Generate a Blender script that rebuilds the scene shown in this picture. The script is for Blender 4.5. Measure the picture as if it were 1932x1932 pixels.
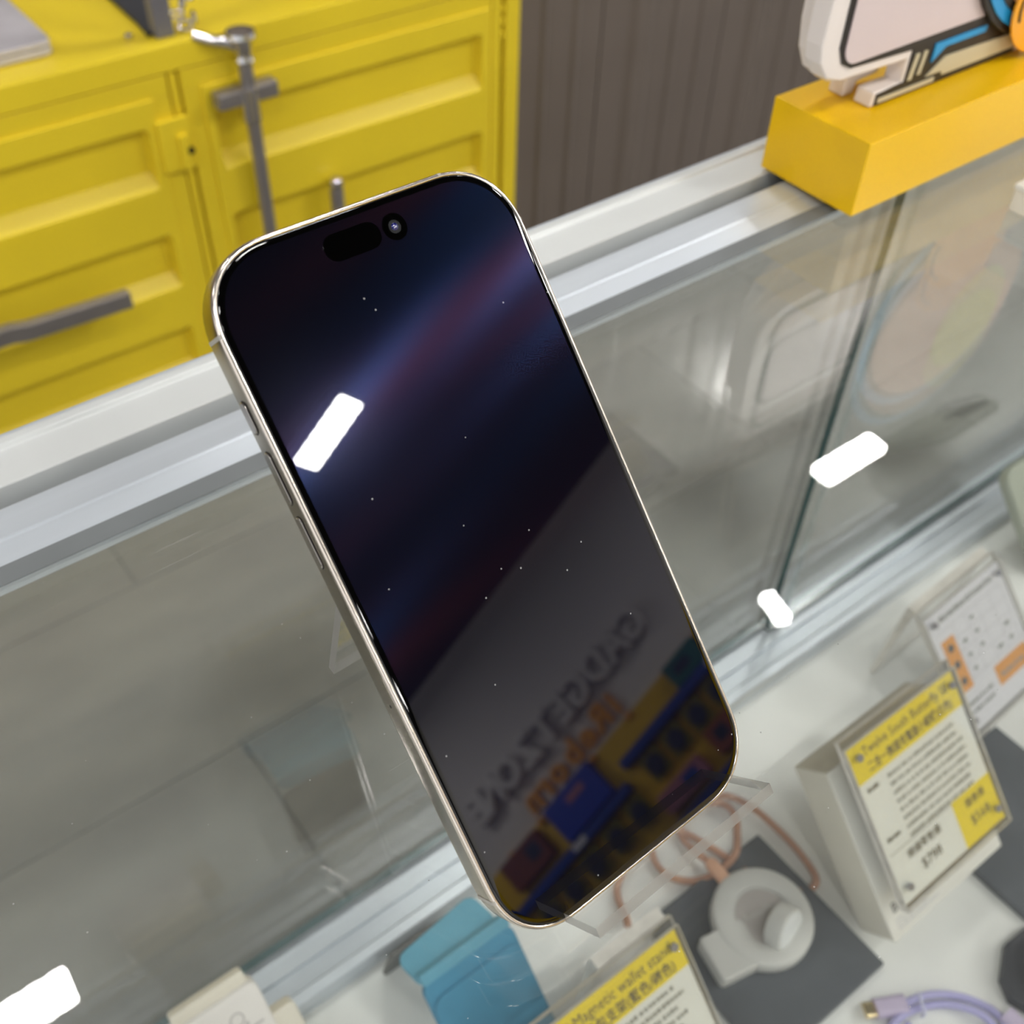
import bpy, bmesh, math, random
from mathutils import Matrix, Vector
random.seed(7)
scene = bpy.context.scene
for o in list(bpy.data.objects): bpy.data.objects.remove(o)
COL = scene.collection

# ------------------------------------------------------------------ camera
FPX = 2058.83
CAM = Vector((-0.06288, -0.06961, 0.24577))
RW = Matrix(((0.79618636, -0.60450743, 0.02565265),
             (-0.42003145, -0.58273841, -0.69569356),
             (0.43550071, 0.5431268, -0.7178805)))      # rows: right, down, forward (world)
cd = bpy.data.cameras.new('camera'); cam = bpy.data.objects.new('camera', cd); COL.objects.link(cam)
cd.sensor_width = 36; cd.sensor_fit = 'HORIZONTAL'; cd.lens = FPX / 1932 * 36
cd.clip_start = 0.01; cd.clip_end = 50
r_, d_, f_ = RW[0], RW[1], RW[2]
cam.matrix_world = Matrix(((r_[0], -d_[0], -f_[0], CAM[0]), (r_[1], -d_[1], -f_[1], CAM[1]),
                           (r_[2], -d_[2], -f_[2], CAM[2]), (0, 0, 0, 1)))
cd.dof.use_dof = True; cd.dof.focus_distance = 0.262; cd.dof.aperture_fstop = 17
scene.camera = cam

# ------------------------------------------------------------------ world, exposure
w = bpy.data.worlds.new('world'); scene.world = w; w.use_nodes = True
bg = w.node_tree.nodes['Background']; bg.inputs[0].default_value = (0.985, 0.99, 1.0, 1); bg.inputs[1].default_value = 0.42
vs = scene.view_settings; vs.view_transform = 'Standard'; vs.look = 'None'; vs.gamma = 1
vs.exposure = 1.6; vs.use_curve_mapping = False
LAMP_POWER = 46.0

# ------------------------------------------------------------------ helpers
def ray(x, y):
    return RW.transposed() @ Vector(((x - 966) / FPX, (y - 966) / FPX, 1))
def at_z(x, y, z):
    v = ray(x, y); return CAM + v * ((z - CAM[2]) / v[2])
def at_y(x, y, Y):
    v = ray(x, y); return CAM + v * ((Y - CAM[1]) / v[1])

def lin(c):
    c = c / 255.0
    return c / 12.92 if c <= 0.04045 else ((c + 0.055) / 1.055) ** 2.4
def rgb(r, g, b): return (lin(r), lin(g), lin(b), 1)

MATS = {}
def pm(name, col, rough=0.5, metal=0.0, var=0.06, scale=40.0, bump=0.0, bscale=300.0, ior=1.45, coat=0.0, aniso=0.0, stretch=None, emit=None):
    """principled material with procedural colour / roughness variation"""
    m = bpy.data.materials.new(name); m.use_nodes = True
    nt = m.node_tree; p = nt.nodes['Principled BSDF']
    p.inputs['Roughness'].default_value = rough; p.inputs['Metallic'].default_value = metal
    p.inputs['IOR'].default_value = ior; p.inputs['Coat Weight'].default_value = coat
    p.inputs['Anisotropic'].default_value = aniso
    tc = nt.nodes.new('ShaderNodeTexCoord'); mp = nt.nodes.new('ShaderNodeMapping')
    if stretch: mp.inputs['Scale'].default_value = stretch
    nt.links.new(tc.outputs['Object'], mp.inputs['Vector'])
    nz = nt.nodes.new('ShaderNodeTexNoise'); nz.inputs['Scale'].default_value = scale; nz.inputs['Detail'].default_value = 5
    nt.links.new(mp.outputs[0], nz.inputs['Vector'])
    cr = nt.nodes.new('ShaderNodeValToRGB')
    cr.color_ramp.elements[0].position = 0.3; cr.color_ramp.elements[1].position = 0.7
    a = [max(0, c * (1 - var)) for c in col[:3]]; b = [min(1, c * (1 + var)) for c in col[:3]]
    cr.color_ramp.elements[0].color = (*a, 1); cr.color_ramp.elements[1].color = (*b, 1)
    nt.links.new(nz.outputs['Fac'], cr.inputs[0]); nt.links.new(cr.outputs[0], p.inputs['Base Color'])
    if bump > 0:
        n2 = nt.nodes.new('ShaderNodeTexNoise'); n2.inputs['Scale'].default_value = bscale; n2.inputs['Detail'].default_value = 3
        nt.links.new(mp.outputs[0], n2.inputs['Vector'])
        bp = nt.nodes.new('ShaderNodeBump'); bp.inputs['Strength'].default_value = bump; bp.inputs['Distance'].default_value = 0.001
        nt.links.new(n2.outputs['Fac'], bp.inputs['Height']); nt.links.new(bp.outputs[0], p.inputs['Normal'])
    if emit:
        p.inputs['Emission Color'].default_value = (*emit[0][:3], 1); p.inputs['Emission Strength'].default_value = emit[1]
    MATS[name] = m
    return m

def clear_mat(name, tint, gloss=1.0, haze=0.0, hazecol=(1, 1, 1, 1), rough=0.0, dirt=0.0, ior=1.5):
    """clear sheet: transparent + fresnel mirror (+ a little haze, dust and fine scratches)"""
    m = bpy.data.materials.new(name); m.use_nodes = True
    nt = m.node_tree; N = nt.nodes; L = nt.links
    N.remove(N['Principled BSDF']); out = N['Material Output']
    tr = N.new('ShaderNodeBsdfTransparent'); tr.inputs[0].default_value = tint
    gl = N.new('ShaderNodeBsdfGlossy'); gl.inputs['Roughness'].default_value = rough; gl.inputs[0].default_value = (gloss, gloss, gloss, 1)
    geo = N.new('ShaderNodeNewGeometry'); mr = N.new('ShaderNodeMapRange')
    mr.inputs['To Min'].default_value = ior; mr.inputs['To Max'].default_value = 1 / ior
    L.new(geo.outputs['Backfacing'], mr.inputs['Value'])
    fr = N.new('ShaderNodeFresnel'); L.new(mr.outputs[0], fr.inputs['IOR'])
    mx = N.new('ShaderNodeMixShader'); L.new(fr.outputs[0], mx.inputs[0]); L.new(tr.outputs[0], mx.inputs[1]); L.new(gl.outputs[0], mx.inputs[2])
    last = mx
    if haze > 0:
        df = N.new('ShaderNodeBsdfDiffuse'); df.inputs[0].default_value = hazecol
        m2 = N.new('ShaderNodeMixShader'); m2.inputs[0].default_value = haze
        L.new(last.outputs[0], m2.inputs[1]); L.new(df.outputs[0], m2.inputs[2]); last = m2
    if dirt > 0:
        tc = N.new('ShaderNodeTexCoord')
        vo = N.new('ShaderNodeTexVoronoi'); vo.inputs['Scale'].default_value = 130; L.new(tc.outputs['Object'], vo.inputs['Vector'])
        lt = N.new('ShaderNodeMath'); lt.operation = 'LESS_THAN'; lt.inputs[1].default_value = 0.03; L.new(vo.outputs['Distance'], lt.inputs[0])
        mp = N.new('ShaderNodeMapping'); mp.inputs['Rotation'].default_value = (0, 0, 0.9); mp.inputs['Scale'].default_value = (14, 900, 1); L.new(tc.outputs['Object'], mp.inputs[0])
        nz = N.new('ShaderNodeTexNoise'); nz.inputs['Scale'].default_value = 1; nz.inputs['Detail'].default_value = 1; L.new(mp.outputs[0], nz.inputs['Vector'])
        gt = N.new('ShaderNodeMath'); gt.operation = 'GREATER_THAN'; gt.inputs[1].default_value = 0.79; L.new(nz.outputs['Fac'], gt.inputs[0])
        n3 = N.new('ShaderNodeTexNoise'); n3.inputs['Scale'].default_value = 9; n3.inputs['Detail'].default_value = 4; L.new(tc.outputs['Object'], n3.inputs['Vector'])
        mu = N.new('ShaderNodeMath'); mu.operation = 'MULTIPLY'; L.new(gt.outputs[0], mu.inputs[0]); L.new(n3.outputs['Fac'], mu.inputs[1])
        ad = N.new('ShaderNodeMath'); ad.operation = 'MAXIMUM'; L.new(lt.outputs[0], ad.inputs[0]); L.new(mu.outputs[0], ad.inputs[1])
        sc = N.new('ShaderNodeMath'); sc.operation = 'MULTIPLY'; sc.inputs[1].default_value = dirt; L.new(ad.outputs[0], sc.inputs[0])
        dd = N.new('ShaderNodeBsdfDiffuse'); dd.inputs[0].default_value = (0.9, 0.9, 0.88, 1)
        m3 = N.new('ShaderNodeMixShader'); L.new(sc.outputs[0], m3.inputs[0]); L.new(last.outputs[0], m3.inputs[1]); L.new(dd.outputs[0], m3.inputs[2]); last = m3
    L.new(last.outputs[0], out.inputs[0])
    MATS[name] = m
    return m

def link(o, parent=None):
    COL.objects.link(o)
    if parent: o.parent = parent
    return o
def tag(o, label=None, cat=None, group=None, kind=None):
    if label: o['label'] = label
    if cat: o['category'] = cat
    if group: o['group'] = group
    if kind: o['kind'] = kind
    return o
def empty(name, mat=None, label=None, cat=None, group=None):
    o = bpy.data.objects.new(name, None); o.empty_display_size = 0.02; COL.objects.link(o)
    if mat is not None: o.matrix_world = mat
    return tag(o, label, cat, group)
def obj(name, bm, mat, parent=None, smooth=False, bevel=0, seg=2, angle=40):
    me = bpy.data.meshes.new(name)
    bmesh.ops.recalc_face_normals(bm, faces=bm.faces[:])
    bm.to_mesh(me); bm.free()
    for m in (mat if isinstance(mat, (list, tuple)) else [mat]): me.materials.append(MATS[m] if isinstance(m, str) else m)
    o = bpy.data.objects.new(name, me); link(o, parent)
    if bevel:
        b = o.modifiers.new('bevel', 'BEVEL'); b.width = bevel; b.segments = seg; b.limit_method = 'ANGLE'; b.angle_limit = math.radians(35)
    if smooth:
        for p in me.polygons: p.use_smooth = True
        me.set_sharp_from_angle(angle=math.radians(angle))
    return o
def box(bm, x0, x1, y0, y1, z0, z1, mi=0, M=None):
    P = [Vector((x, y, z)) for z in (z0, z1) for y in (y0, y1) for x in (x0, x1)]
    if M is not None: P = [M @ p for p in P]
    v = [bm.verts.new(p) for p in P]
    for f in ((0, 2, 3, 1), (4, 5, 7, 6), (0, 1, 5, 4), (2, 6, 7, 3), (0, 4, 6, 2), (1, 3, 7, 5)):
        bm.faces.new([v[i] for i in f]).material_index = mi
    return bm
def BX(*a, **k): return box(bmesh.new(), *a, **k)
def prism(bm, pts, z0, z1, to=lambda a, b, c: Vector((a, b, c)), mi=0, side_mi=None):
    lo = [bm.verts.new(to(a, b, z0)) for a, b in pts]; hi = [bm.verts.new(to(a, b, z1)) for a, b in pts]
    n = len(pts)
    bm.faces.new(lo[::-1]).material_index = mi; bm.faces.new(hi).material_index = mi
    for i in range(n):
        bm.faces.new([lo[i], lo[(i + 1) % n], hi[(i + 1) % n], hi[i]]).material_index = mi if side_mi is None else side_mi
    return bm
def PR(pts, z0, z1, **k): return prism(bmesh.new(), pts, z0, z1, **k)
def rrect(x0, x1, y0, y1, r, n=6, ex=2.0):
    """rounded rectangle outline; ex > 2 gives the softer continuous corner"""
    out = []
    for cx, cy, a0 in ((x1 - r, y1 - r, 0), (x0 + r, y1 - r, 90), (x0 + r, y0 + r, 180), (x1 - r, y0 + r, 270)):
        for i in range(n + 1):
            a = math.radians(a0 + 90 * i / n); c, s = math.cos(a), math.sin(a)
            out.append((cx + r * math.copysign(abs(c) ** (2 / ex), c), cy + r * math.copysign(abs(s) ** (2 / ex), s)))
    return out
def loft(bm, rings, cap0=False, cap1=False, closed=True, mi=0):
    R = [[bm.verts.new(p) for p in r] for r in rings]
    n = len(R[0])
    for a, b in zip(R, R[1:]):
        for i in range(n if closed else n - 1):
            bm.faces.new([a[i], a[(i + 1) % n], b[(i + 1) % n], b[i]]).material_index = mi
    if cap0: bm.faces.new(R[0][::-1]).material_index = mi
    if cap1: bm.faces.new(R[-1]).material_index = mi
    return bm
def tube(bm, pts, r, n=10, close=False, rz=1.0):
    pts = [Vector(p) for p in pts]
    rings = []; up = Vector((0, 0, 1)); N = len(pts)
    for i, p in enumerate(pts):
        t = (pts[(i + 1) % N] - pts[i - 1]) if close else (pts[min(i + 1, N - 1)] - pts[max(i - 1, 0)])
        t.normalize()
        a = t.cross(up)
        if a.length < 1e-3: a = t.cross(Vector((0, 1, 0)))
        a.normalize(); b = a.cross(t)
        rr = r(i / (N - 1)) if callable(r) else r
        rings.append([p + a * (rr * math.cos(2 * math.pi * k / n)) + b * (rr * rz * math.sin(2 * math.pi * k / n)) for k in range(n)])
    if close: rings.append(rings[0])
    loft(bm, rings, not close, not close)
    if close: bmesh.ops.remove_doubles(bm, verts=bm.verts[:], dist=1e-7)
    return bm
def spline(pts, k=8):
    P = [Vector(p) for p in pts]; out = []
    for i in range(len(P) - 1):
        p0, p1, p2, p3 = P[max(i - 1, 0)], P[i], P[i + 1], P[min(i + 2, len(P) - 1)]
        for j in range(k):
            t = j / k
            out.append(0.5 * ((2 * p1) + (p2 - p0) * t + (2 * p0 - 5 * p1 + 4 * p2 - p3) * t * t + (3 * p1 - p0 - 3 * p2 + p3) * t ** 3))
    out.append(P[-1]); return out
def lathe(bm, prof, n=40, M=Matrix()):
    rings = [[M @ Vector((r * math.cos(2 * math.pi * k / n), r * math.sin(2 * math.pi * k / n), z)) for k in range(n)] for r, z in prof]
    return loft(bm, rings, True, True)
def cyl(bm, r, z0, z1, n=20, M=Matrix()): return lathe(bm, [(r, z0), (r, z1)], n, M)
def text(name, body, size, mat, parent, loc, depth=0.00005, rot=None, align='LEFT', xs=1.0, bold=0.0, res=2):
    cu = bpy.data.curves.new('t', 'FONT'); cu.body = body; cu.size = size; cu.extrude = depth; cu.offset = bold
    cu.align_x = align; cu.resolution_u = res
    t = bpy.data.objects.new('t', cu); COL.objects.link(t)
    bpy.context.view_layer.update()
    me = bpy.data.meshes.new_from_object(t.evaluated_get(bpy.context.evaluated_depsgraph_get()))
    bpy.data.objects.remove(t); bpy.data.curves.remove(cu)
    me.name = name; me.materials.clear(); me.materials.append(MATS[mat])
    o = bpy.data.objects.new(name, me); link(o, parent)
    o.matrix_local = Matrix.Translation(loc) @ (rot if rot else Matrix()) @ Matrix.Diagonal((xs, 1, 1, 1))
    return o
def frame(o, x, y, z):
    return Matrix(((x[0], y[0], z[0], o[0]), (x[1], y[1], z[1], o[1]), (x[2], y[2], z[2], o[2]), (0, 0, 0, 1)))
UPL = Vector((0, 0.6825, 0.7308)); NL = Vector((0, -0.7308, 0.6825))     # 47 degree lean facing the customer
def lean(o, rz=0.0):
    M = frame(o, Vector((1, 0, 0)), UPL, NL)
    return M @ Matrix.Rotation(rz, 4, 'Y') if rz else M
mm = 0.001

# ------------------------------------------------------------------ materials
pm('yellow_paint', rgb(244, 215, 48), 0.33, var=0.05, scale=3, bump=0.02, bscale=60)
pm('yellow_gloss', rgb(244, 194, 0), 0.38, var=0.02, scale=5)
pm('yellow_slat', rgb(240, 196, 0), 0.45, var=0.05, scale=4)
pm('wall_grey', rgb(114, 104, 97), 0.3, var=0.05, scale=2.5)
pm('white_wall', rgb(236, 232, 228), 0.7, var=0.03, scale=1.2)
pm('letter_grey', rgb(238, 234, 230), 0.5, var=0.03, scale=3)
pm('letter_orange', rgb(250, 172, 0), 0.4, var=0.03, scale=3)
pm('ceiling_black', rgb(22, 22, 27), 0.8, var=0.15, scale=2)
pm('floor_tile', rgb(117, 114, 109), 0.5, var=0.24, scale=5, stretch=(1, 2.5, 1))
pm('floor_joint', rgb(92, 90, 84), 0.8)
pm('aluminium', rgb(204, 211, 218), 0.33, metal=0.4, var=0.05, scale=2, stretch=(0.4, 60, 60), aniso=0.4)
pm('groove_dark', rgb(66, 67, 66), 0.6, metal=0.2)
pm('rail_white', rgb(214, 217, 216), 0.4, metal=0.15, var=0.03, scale=9)
pm('seal_grey', rgb(116, 120, 122), 0.6)
pm('deck_white', rgb(236, 237, 234), 0.4, var=0.03, scale=7)
pm('counter_white', rgb(220, 220, 218), 0.4)
pm('green_edge', rgb(24, 70, 68), 0.15, var=0.25, scale=25, ior=1.5)
pm('steel', rgb(150, 145, 145), 0.38, metal=0.6, var=0.05)
pm('chrome', rgb(215, 212, 214), 0.14, metal=1.0)
pm('post_grey', rgb(112, 110, 116), 0.5)
pm('titanium', rgb(160, 152, 138), 0.24, metal=1.0, var=0.03, scale=300, aniso=0.3)
pm('titanium_rim', rgb(226, 216, 204), 0.2, metal=1.0, var=0.02)
pm('antenna', rgb(176, 172, 164), 0.5)
pm('button_metal', rgb(178, 172, 166), 0.18, metal=1.0)
pm('hole_black', rgb(10, 10, 12), 0.6)
pm('back_glass', rgb(172, 166, 156), 0.35)
pm('lens_glass', rgb(8, 10, 30), 0.03, ior=1.6)
pm('lens_blue', rgb(8, 10, 90), 0.05, ior=1.8)
pm('lens_ring', rgb(8, 10, 15), 0.2)
pm('acrylic_edge_white', rgb(226, 222, 214), 0.3, var=0.1, scale=120)
pm('screw', rgb(150, 150, 158), 0.35, metal=0.6)
pm('paper_white', rgb(246, 248, 243), 0.6, var=0.01)
pm('paper_cool', rgb(238, 238, 246), 0.6, var=0.01)
pm('tag_yellow', rgb(255, 228, 0), 0.55, var=0.02)
pm('tag_orange', rgb(238, 158, 30), 0.55, var=0.02)
pm('ink', rgb(62, 62, 60), 0.7)
pm('ink_soft', rgb(146, 148, 144), 0.7)
pm('ink_grid', rgb(184, 184, 190), 0.7)
pm('carton_white', rgb(226, 224, 216), 0.45, var=0.02)
pm('carton_side', rgb(214, 210, 196), 0.5, var=0.03)
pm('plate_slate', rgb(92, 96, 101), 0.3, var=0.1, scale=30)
pm('charger_white', rgb(206, 206, 202), 0.5, var=0.02)
pm('charger_pad', rgb(188, 182, 178), 0.6, var=0.04)
pm('puck_white', rgb(222, 224, 224), 0.35)
pm('peach_cable', rgb(196, 152, 128), 0.75, var=0.12, scale=900, bump=0.3, bscale=2500)
pm('peach_plug', rgb(236, 186, 156), 0.5)
pm('lavender_cable', rgb(176, 172, 216), 0.5, var=0.05)
pm('lavender_plug', rgb(190, 178, 204), 0.5)
pm('strap_clear', rgb(206, 206, 232), 0.3)
pm('gold', rgb(226, 206, 160), 0.25, metal=1.0)
pm('leather_blue', rgb(74, 146, 180), 0.55, var=0.06, scale=60, bump=0.15, bscale=1600)
pm('leather_light', rgb(104, 168, 192), 0.55, var=0.05, scale=60)
pm('leather_back', rgb(104, 104, 102), 0.6)
pm('plastic_white', rgb(232, 228, 224), 0.35, var=0.02)
pm('plastic_cream', rgb(226, 220, 206), 0.45, var=0.03)
pm('emboss_grey', rgb(186, 182, 182), 0.5)
pm('sage', rgb(166, 172, 158), 0.35, var=0.03)
pm('charcoal', rgb(58, 60, 66), 0.5)
pm('sign_white', rgb(234, 224, 218), 0.25, var=0.02)
pm('sign_panel', rgb(216, 198, 196), 0.22, var=0.02)
pm('sign_black', rgb(34, 28, 22), 0.4)
pm('sign_blue', rgb(28, 150, 210), 0.4)
pm('sign_orange', rgb(246, 168, 10), 0.35)
pm('sign_peach', rgb(226, 170, 130), 0.4)
pm('sign_cream', rgb(200, 190, 160), 0.4)
pm('sign_yellow', rgb(220, 205, 60), 0.4)
pm('laptop_silver', rgb(206, 202, 208), 0.4, metal=0.2)
pm('shelf_blue', rgb(14, 66, 160), 0.4)
pm('pack_blue', rgb(6, 64, 190), 0.35)
pm('pack_brown', rgb(124, 62, 40), 0.45)
pm('pack_teal', rgb(0, 108, 104), 0.45)
pm('pack_pink', rgb(180, 118, 140), 0.45)
pm('pack_rust', rgb(150, 80, 50), 0.45)
pm('pack_dark', rgb(26, 44, 74), 0.4)
pm('pack_olive', rgb(128, 122, 20), 0.5)
pm('lamp_body', rgb(30, 30, 32), 0.5)
pm('lamp_lens', rgb(255, 252, 244), 0.4, emit=((1.0, 0.985, 0.955), LAMP_POWER))
clear_mat('glass_top', (0.965, 0.972, 0.965, 1), haze=0.015, hazecol=(0.9, 0.92, 0.92, 1), dirt=0.26, ior=1.64)
clear_mat('glass_door', (0.955, 0.97, 0.96, 1), haze=0.02, hazecol=(0.8, 0.84, 0.82, 1))
clear_mat('acrylic', (0.97, 0.97, 0.965, 1), haze=0.02)
clear_mat('acrylic_edge', (0.8, 0.8, 0.78, 1), haze=0.5, hazecol=(0.34, 0.33, 0.31, 1), rough=0.15)

def screen_mat(name, base, lobe):
    m = bpy.data.materials.new(name); m.use_nodes = True; nt = m.node_tree; N = nt.nodes; L = nt.links
    p = N['Principled BSDF']; p.inputs['Base Color'].default_value = base; p.inputs['Roughness'].default_value = 0.012; p.inputs['IOR'].default_value = 1.58
    tc = N.new('ShaderNodeTexCoord')
    # dust specks and lint
    vo = N.new('ShaderNodeTexVoronoi'); vo.inputs['Scale'].default_value = 230; L.new(tc.outputs['Object'], vo.inputs['Vector'])
    lt = N.new('ShaderNodeMath'); lt.operation = 'LESS_THAN'; lt.inputs[1].default_value = 0.05; L.new(vo.outputs['Distance'], lt.inputs[0])
    v2 = N.new('ShaderNodeTexNoise'); v2.inputs['Scale'].default_value = 60; L.new(tc.outputs['Object'], v2.inputs['Vector'])
    g2 = N.new('ShaderNodeMath'); g2.operation = 'GREATER_THAN'; g2.inputs[1].default_value = 0.52; L.new(v2.outputs['Fac'], g2.inputs[0])
    mu = N.new('ShaderNodeMath'); mu.operation = 'MULTIPLY'; L.new(lt.outputs[0], mu.inputs[0]); L.new(g2.outputs[0], mu.inputs[1])
    sc = N.new('ShaderNodeMath'); sc.operation = 'MULTIPLY'; sc.inputs[1].default_value = 0.35; L.new(mu.outputs[0], sc.inputs[0])
    dd = N.new('ShaderNodeBsdfDiffuse'); dd.inputs[0].default_value = (0.8, 0.8, 0.8, 1)
    last = p
    if lobe:      # weak wide lobes of the pixel grid: light spreads in coloured streaks
        for col, rough, an, rot in (((0.0013, 0.0014, 0.0026, 1), 0.15, 0.0, 0.0), ((0.0004, 0.0024, 0.0078, 1), 0.17, 0.68, 2.05), ((0.0030, 0.0005, 0.0006, 1), 0.19, 0.74, 1.85)):
            gl = N.new('ShaderNodeBsdfAnisotropic'); gl.inputs['Color'].default_value = col; gl.inputs['Roughness'].default_value = rough
            gl.inputs['Anisotropy'].default_value = an
            tg = N.new('ShaderNodeVectorTransform'); tg.vector_type = 'VECTOR'; tg.convert_from = 'OBJECT'; tg.convert_to = 'WORLD'
            tg.inputs[0].default_value = (math.cos(rot), math.sin(rot), 0); L.new(tg.outputs[0], gl.inputs['Tangent'])
            ad = N.new('ShaderNodeAddShader'); L.new(last.outputs[0], ad.inputs[0]); L.new(gl.outputs[0], ad.inputs[1]); last = ad
    mx = N.new('ShaderNodeMixShader'); L.new(sc.outputs[0], mx.inputs[0]); L.new(last.outputs[0], mx.inputs[1]); L.new(dd.outputs[0], mx.inputs[2])
    L.new(mx.outputs[0], N['Material Output'].inputs[0]); MATS[name] = m
screen_mat('display', (0.0012, 0.0014, 0.0035, 1), True)
screen_mat('bezel', (0.0006, 0.0006, 0.0006, 1), False)
screen_mat('island', (0.0002, 0.0002, 0.0002, 1), False)

# ------------------------------------------------------------------ room shell
FZ, CZ = -0.90, 1.88
flo = obj('floor', BX(-3.5, 5.5, -6.5, 2.2, FZ - 0.06, FZ - 0.004), 'floor_joint'); tag(flo, kind='structure')
tw, tl = 0.305, 0.61
tile_me = None
for j in range(-3, 5):
    for i in range(-3, 7):
        x = -0.17 + i * tl + (0.5 * tl if j % 2 else 0); y = 0.07 + j * tw
        if y + tw > 1.30 or y < -1.2: continue
        if tile_me is None:
            t = obj('floor_tile', BX(0.0012, tl - 0.0012, 0.0012, tw - 0.0012, -0.004, 0), 'floor_tile', flo, bevel=0.0008, seg=1); tile_me = t.data
        else:
            t = bpy.data.objects.new('floor_tile', tile_me); link(t, flo)
        t.location = (x, y, FZ)
ce = obj('ceiling', BX(-3.5, 5.5, -6.5, 2.2, CZ, CZ + 0.1), 'ceiling_black'); tag(ce, kind='structure')
# back wall: upright ribbed metal cladding, each panel a piece
wb = obj('wall_back', PR([(-3.5, 1.60), (0.903, 1.60), (0.903, 1.335), (5.5, 1.335), (5.5, 1.70), (-3.5, 1.70)], FZ, CZ), 'wall_grey'); tag(wb, kind='structure')
pw = 0.300
prof = [(0, 0), (0.060, 0), (0.075, -0.007), (0.105, -0.007), (0.120, 0), (0.165, 0), (0.1695, -0.004), (0.1765, -0.004), (0.181, 0), (0.232, 0), (0.2365, -0.004), (0.2435, -0.004), (0.248, 0), (pw - 0.003, 0), (pw - 0.003, 0.02), (0, 0.02)]
pan_me = None
for i in range(14):
    if pan_me is None:
        p = obj('wall_panel', PR(prof, FZ, CZ), 'wall_grey', wb); pan_me = p.data
    else:
        p = bpy.data.objects.new('wall_panel', pan_me); link(p, wb)
    p.location = (0.905 + i * pw, 1.315, 0)
# wall opposite (seen only mirrored in the phone)
A47 = math.radians(47); E_ = Vector((math.cos(A47), math.sin(A47), 0)); NW = Vector((-math.sin(A47), math.cos(A47), 0))
WO = Vector((2.199, -3.0, 0))
MW = frame(WO, -E_, Vector((0, 0, 1)), NW)          # local x = reading direction, y = up, z = out of the wall
wf = obj('wall_front', BX(-2.6, 3.4, FZ, CZ, -0.1, 0), 'white_wall'); wf.matrix_world = MW; tag(wf, kind='structure')

# ------------------------------------------------------------------ ceiling lamps
def lamp(x, y, ang, label, w_=0.225, d=0.085):
    e = empty('track_lamp', Matrix.Translation((x, y, 1.80)) @ Matrix.Rotation(ang, 4, 'Z'), label, 'lamp', 'rectangular track lamps on the black ceiling')
    bm = BX(-w_ / 2 - .008, w_ / 2 + .008, -d / 2 - .008, d / 2 + .008, 0.004, 0.045)
    obj('housing', bm, 'lamp_body', e, bevel=0.004)
    n = 6; pts = []
    for i in range(n):                                   # scalloped row of led cells
        x0 = -w_ / 2 + i * w_ / n; s = w_ / n
        for a in range(0, 180, 30): pts.append((x0 + s / 2 - s / 2 * math.cos(math.radians(a)), -d / 2 - 0.004 * math.sin(math.radians(a))))
    pts += [(-p[0], -p[1]) for p in pts]
    obj('led_panel', PR(pts, 0.0, 0.006), 'lamp_lens', e)
    bm = BX(-0.012, 0.012, -0.012, 0.012, 0.045, 0.062); obj('stem', bm, 'lamp_body', e)
    bm = BX(-0.06, 0.06, -0.018, 0.018, 0.06, 0.08); obj('track_adapter', bm, 'lamp_body', e, bevel=0.002)
    return e
lamps = [(2.07, 1.10, 0.0, 'rectangular lamp mirrored in the counter glass beneath the yellow plinth'),
         (-0.315, 1.00, 0.0, 'rectangular lamp mirrored at the bottom left of the counter glass'),
         (1.155, -1.828, math.radians(48), 'rectangular lamp mirrored brightly in the phone screen'),
         (1.507, 0.85, math.radians(75), 'lamp mirrored in the glass by the upright door edge')]
for x, y, a, l in lamps: lamp(x, y, a, l, *((0.085, 0.026) if y == 0.85 else (0.225, 0.085) if y < 0 else (0.235, 0.058)))
for x, y, a, l in (
        (0.9, 1.06, 0, 'track lamp over the aisle in front of the yellow cabinet, hidden behind the phone'),
        (-1.6, -0.9, 0.8, 'track lamp at the far left over the customer side'),
        (-0.55, -0.75, 0, 'track lamp just behind the camera to the left'),
        (0.75, -0.75, 0, 'track lamp just behind the camera to the right'),
        (2.2, -0.8, 0, 'track lamp over the customer side beyond the plinth'),
        (2.35, -1.55, 0.82, 'track lamp angled, nearest the angled white wall on its counter end'),
        (0.35, -2.75, 0.82, 'track lamp angled, in the middle of the shop floor'),
        (3.3, 0.2, 0.4, 'track lamp turned lamp past the end of the counter'),
        (-1.5, 1.0, 0, 'track lamp over the aisle at the far left of the cabinet'),
        (0.95, -3.35, 0.82, 'added wall-wash lamp, out of view, in front of the far end of the white wall'),  # here and below: unseen lamps added to brighten the white wall
        (2.9, -1.6, 0.82, 'added wall-wash lamp, out of view, close to the near end of the white wall'),
        (2.6, -1.2, 0.82, 'added wall-wash lamp, out of view, between the counter end and the white wall'),
        (2.0, -1.4, 0.82, 'added wall-wash lamp, out of view, facing the start of the grey capitals'),
        (0.3, -3.3, 0.82, 'added wall-wash lamp, out of view, furthest from the counter')):
    lamp(x, y, a, l)

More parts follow.
